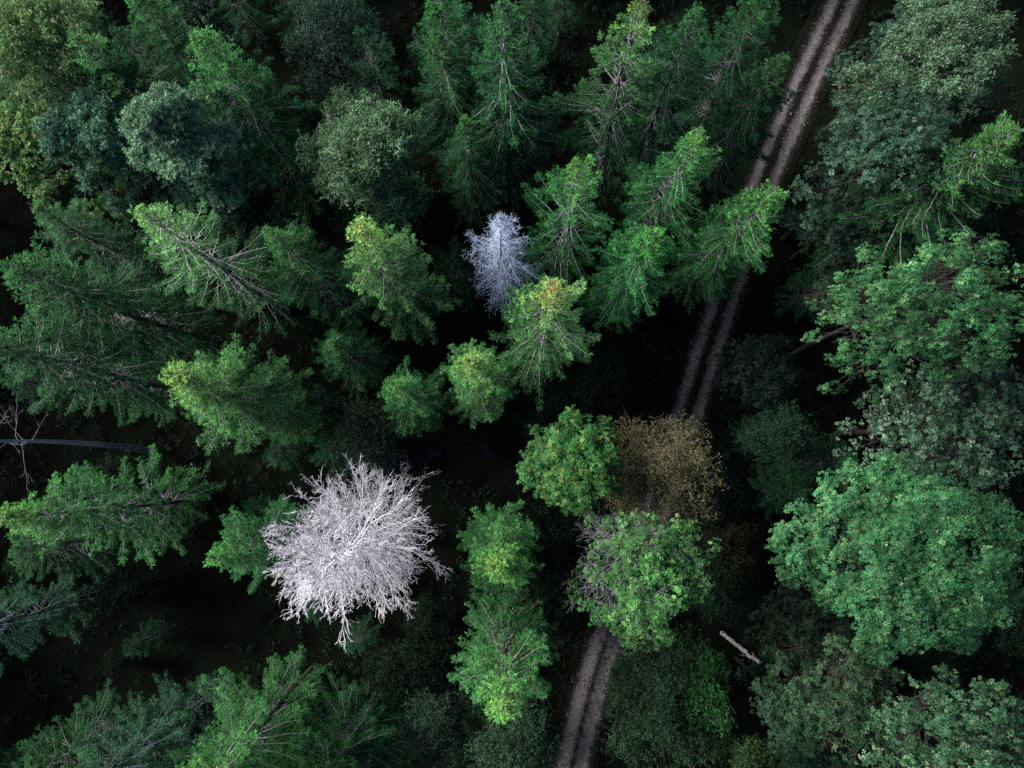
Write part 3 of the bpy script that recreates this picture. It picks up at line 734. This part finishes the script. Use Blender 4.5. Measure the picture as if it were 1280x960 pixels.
for u, v, h, r, lab in ((150, 740, 5, 1.8, 'very dark bush in the gap below the long bright spruce at left'),
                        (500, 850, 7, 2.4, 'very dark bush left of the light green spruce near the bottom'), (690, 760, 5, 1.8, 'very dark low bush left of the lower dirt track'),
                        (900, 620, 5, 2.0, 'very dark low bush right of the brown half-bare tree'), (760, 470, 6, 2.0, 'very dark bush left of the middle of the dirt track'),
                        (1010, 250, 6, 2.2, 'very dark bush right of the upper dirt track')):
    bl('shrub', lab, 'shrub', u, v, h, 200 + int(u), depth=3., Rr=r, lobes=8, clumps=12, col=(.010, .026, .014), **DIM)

SNAGS = [at(902, 791)[:2], at(924, 806)[:2], at(857, 814)[:2], at(909, 888)[:2]]
# young trees standing in the shade between the tall ones
def understorey():
    g = np.random.default_rng(404)
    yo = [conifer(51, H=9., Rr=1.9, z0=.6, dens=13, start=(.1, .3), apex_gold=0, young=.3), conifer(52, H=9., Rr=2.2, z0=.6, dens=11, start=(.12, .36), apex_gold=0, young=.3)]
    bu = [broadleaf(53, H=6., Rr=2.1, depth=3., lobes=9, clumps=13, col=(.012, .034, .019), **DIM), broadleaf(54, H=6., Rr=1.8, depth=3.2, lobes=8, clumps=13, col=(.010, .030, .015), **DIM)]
    pts = []
    pond = [at(632, 557)[:2], at(508, 573)[:2]]
    tall = np.array([o.location[:2] for o in COL.objects if o.type == 'EMPTY'])
    while len(pts) < 90:
        p = np.array([g.uniform(-34, 34), g.uniform(-20, 34)])
        if track_dist(p[:1], p[1:])[0] < 4.2: continue
        if min(np.linalg.norm(p - q) for q in pond + SNAGS) < 3.2: continue
        if np.min(np.linalg.norm(tall - p, axis=1)) < 1.7: continue
        if pts and np.min(np.linalg.norm(np.array(pts) - p, axis=1)) < 2.6: continue
        pts.append(p)
    for k, p in enumerate(pts):
        con = g.random() < (.6 if p[0] < 8 else .25)
        h = g.uniform(5., 10.5) if con else g.uniform(4, 7.5)
        if p[0] < -2 and p[1] < -1: h *= .55
        if con:
            t = thing('young_spruce', 'dark young spruce in the shade beneath the tall trees', 'spruce', (p[0], p[1], gz(*p)), g.random() * 6.28, (h / 9.5,) * 3, 'young spruces in the shade')
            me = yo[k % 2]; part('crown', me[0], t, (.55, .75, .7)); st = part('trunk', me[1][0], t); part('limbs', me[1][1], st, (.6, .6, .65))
        else:
            t = thing('shrub', 'dark leafy shrub in the shade beneath the tall trees', 'shrub', (p[0], p[1], gz(*p)), g.random() * 6.28, (h / 6,) * 3, 'shrubs in the shade')
            me = bu[k % 2]; part('crown', me[0], t); part('trunk', me[1], t)
understorey()

# ---------------------------------------------------------------- fallen logs
def broken_trunk(label, u, v, h, r0, r1, seed, mat='birch', lean=(0, 0), tint=(1, 1, 1)):
    """a dead trunk snapped off at height h: ragged top, a few stubs of branches"""
    g = np.random.default_rng(seed)
    b = at(u, v, 0); z0 = gz(b[0], b[1])
    k = 12
    s = np.linspace(0, 1, k)[:, None]
    P = np.concatenate([b[0] + lean[0] * s, b[1] + lean[1] * s, z0 - .3 + (h + .3) * s], 1)
    P[1:] += g.normal(size=(k - 1, 3)) * .03
    r = np.linspace(r0, r1, k) * g.uniform(.9, 1.1, k)
    W = Wood()
    W.tubes(np.concatenate([P, P[-1:] + [[0, 0, .01]]])[None], np.concatenate([r, [.005]])[None], 9)
    m = 5                                              # splinters round the break
    th = np.arange(m) * 6.283 / m + g.random(m)
    o = np.stack([np.cos(th), np.sin(th), np.zeros(m)], 1) * r1 * .7
    W.tubes(np.stack([P[-1] + o - [0, 0, .1], P[-1] + o + UP * g.uniform(.1, .45, (m, 1))], 1), np.array([[r1 * .35, .006]]) * np.ones((m, 1)), 4)
    n = 4
    i = g.integers(k // 2, k - 1, n); d = norm(rand_unit(g, n) + UP * .4)
    W.tubes(np.stack([P[i], P[i] + d * .25, P[i] + d * g.uniform(.35, .7, (n, 1))], 1), np.array([[.035, .022, .01]]) * np.ones((n, 1)), 5)
    o = bpy.data.objects.new('broken_trunk', W.mesh('broken_trunk', M[mat])); COL.objects.link(o)
    o.color = (*tint, 1)
    tag(o, label, 'dead trunk')
broken_trunk('thick pale broken birch trunk in the dark right of the lower track', 902, 791, 7.4, .16, .12, 1, tint=(.8, .8, .84))
broken_trunk('short pale broken birch trunk beside the half-bare tree over the track', 857, 814, 4.6, .13, .09, 2)
broken_trunk('thin grey broken stem right of the saturated green sapling', 909, 888, 6.0, .07, .05, 3, 'bark', (.3, -1.4))

# ---------------------------------------------------------------- the forest going on beyond the picture
def far_forest():
    g = np.random.default_rng(5)
    L = Leaves(); W = Wood()
    pts = []
    xr, yt, yb = 30., 34.5, -17.5
    for gx in np.arange(-62, 63, 5.2):
        for gy in np.arange(-48, 68, 5.2):
            x = gx + g.uniform(-1.7, 1.7); y = gy + g.uniform(-1.7, 1.7)
            k = abs(y - 6) / 30
            if abs(x) < 38.5 and -25 < y < 39: continue
            if track_dist(np.array([x]), np.array([y]))[0] < 4: continue
            pts.append((x, y))
    for x, y in pts:
        h = g.uniform(17, 22); r = g.uniform(2.3, 3.1)
        n = 900
        d = (h - 4) * g.random(n) ** .6
        az = g.random(n) * 6.283
        rr = r * np.minimum(1, d / (.6 * (h - 4))) ** .7 * (1 + .2 * np.sin(az * 3 + d * 2))
        q = np.sqrt(g.uniform(.05, 1, n))
        o = np.stack([np.cos(az), np.sin(az), np.zeros(n)], 1)
        p = np.array([x, y, h]) + o * (rr * q * .9)[:, None] - UP * (d + rr * q * .12)[:, None]
        dr = norm(o + UP * g.uniform(-.45, .2, n)[:, None] + rand_unit(g, n) * .5)
        c = np.array([.022, .066, .026])[None] * g.uniform(.6, 1.3, (n, 1))
        L.add(p, dr, g.uniform(.35, .8, n), g.uniform(.12, .26, n), norm(UP + rand_unit(g, n) * .7), c)
        W.tubes(np.array([[[x, y, -.4], [x, y, h * .5], [x, y, h]]]), np.array([[.25, .15, .02]]), 6)
    o = bpy.data.objects.new('forest', L.mesh('forest_needles', M['needle'])); COL.objects.link(o)
    o['kind'] = 'stuff'; o['label'] = 'dense dark spruce forest going on beyond the edges of the photograph'; o['category'] = 'forest'
    t = part('trunk', W.mesh('forest_trunks', M['darkbark']), o); t['kind'] = 'stuff'
far_forest()

# ---------------------------------------------------------------- light, sky, camera
SUN_EL, SUN_AZ = R(28), R(163)          # azimuth: mathematical, towards the sun (upper left of the picture)
w = bpy.data.worlds.new('World'); sc.world = w; w.use_nodes = True
nt = w.node_tree; nt.nodes.clear()
sky = nt.nodes.new('ShaderNodeTexSky'); sky.sky_type = 'NISHITA'; sky.sun_disc = False
sky.air_density = .6; sky.dust_density = .3; sky.ozone_density = 1.5
sky.sun_elevation = SUN_EL; sky.sun_rotation = math.pi / 2 - SUN_AZ
bg = nt.nodes.new('ShaderNodeBackground'); bg.inputs['Strength'].default_value = .05
ow = nt.nodes.new('ShaderNodeOutputWorld')
nt.links.new(sky.outputs[0], bg.inputs[0]); nt.links.new(bg.outputs[0], ow.inputs[0])
sd = bpy.data.lights.new('sun', 'SUN'); sd.energy = 5.0; sd.angle = R(35); sd.color = (1, .94, .84)
so = bpy.data.objects.new('sun', sd); COL.objects.link(so)
dirv = Vector((math.cos(SUN_EL) * math.cos(SUN_AZ), math.cos(SUN_EL) * math.sin(SUN_AZ), math.sin(SUN_EL)))
so.rotation_euler = dirv.to_track_quat('Z', 'Y').to_euler(); so.location = dirv * 80

cd = bpy.data.cameras.new('camera'); cd.sensor_width = 36; cd.lens = FPX / 1280 * 36; cd.clip_end = 3000
co = bpy.data.objects.new('camera', cd); COL.objects.link(co)
co.location = (0, 0, CAM_H); co.rotation_euler = (TILT, 0, 0)
sc.camera = co
sc.view_settings.view_transform = 'Standard'; sc.view_settings.look = 'None'
sc.view_settings.gamma = 1; sc.view_settings.exposure = 1.4
cy = sc.cycles
cy.max_bounces = 5; cy.diffuse_bounces = 2; cy.glossy_bounces = 2; cy.transmission_bounces = 3
cy.use_denoising = False
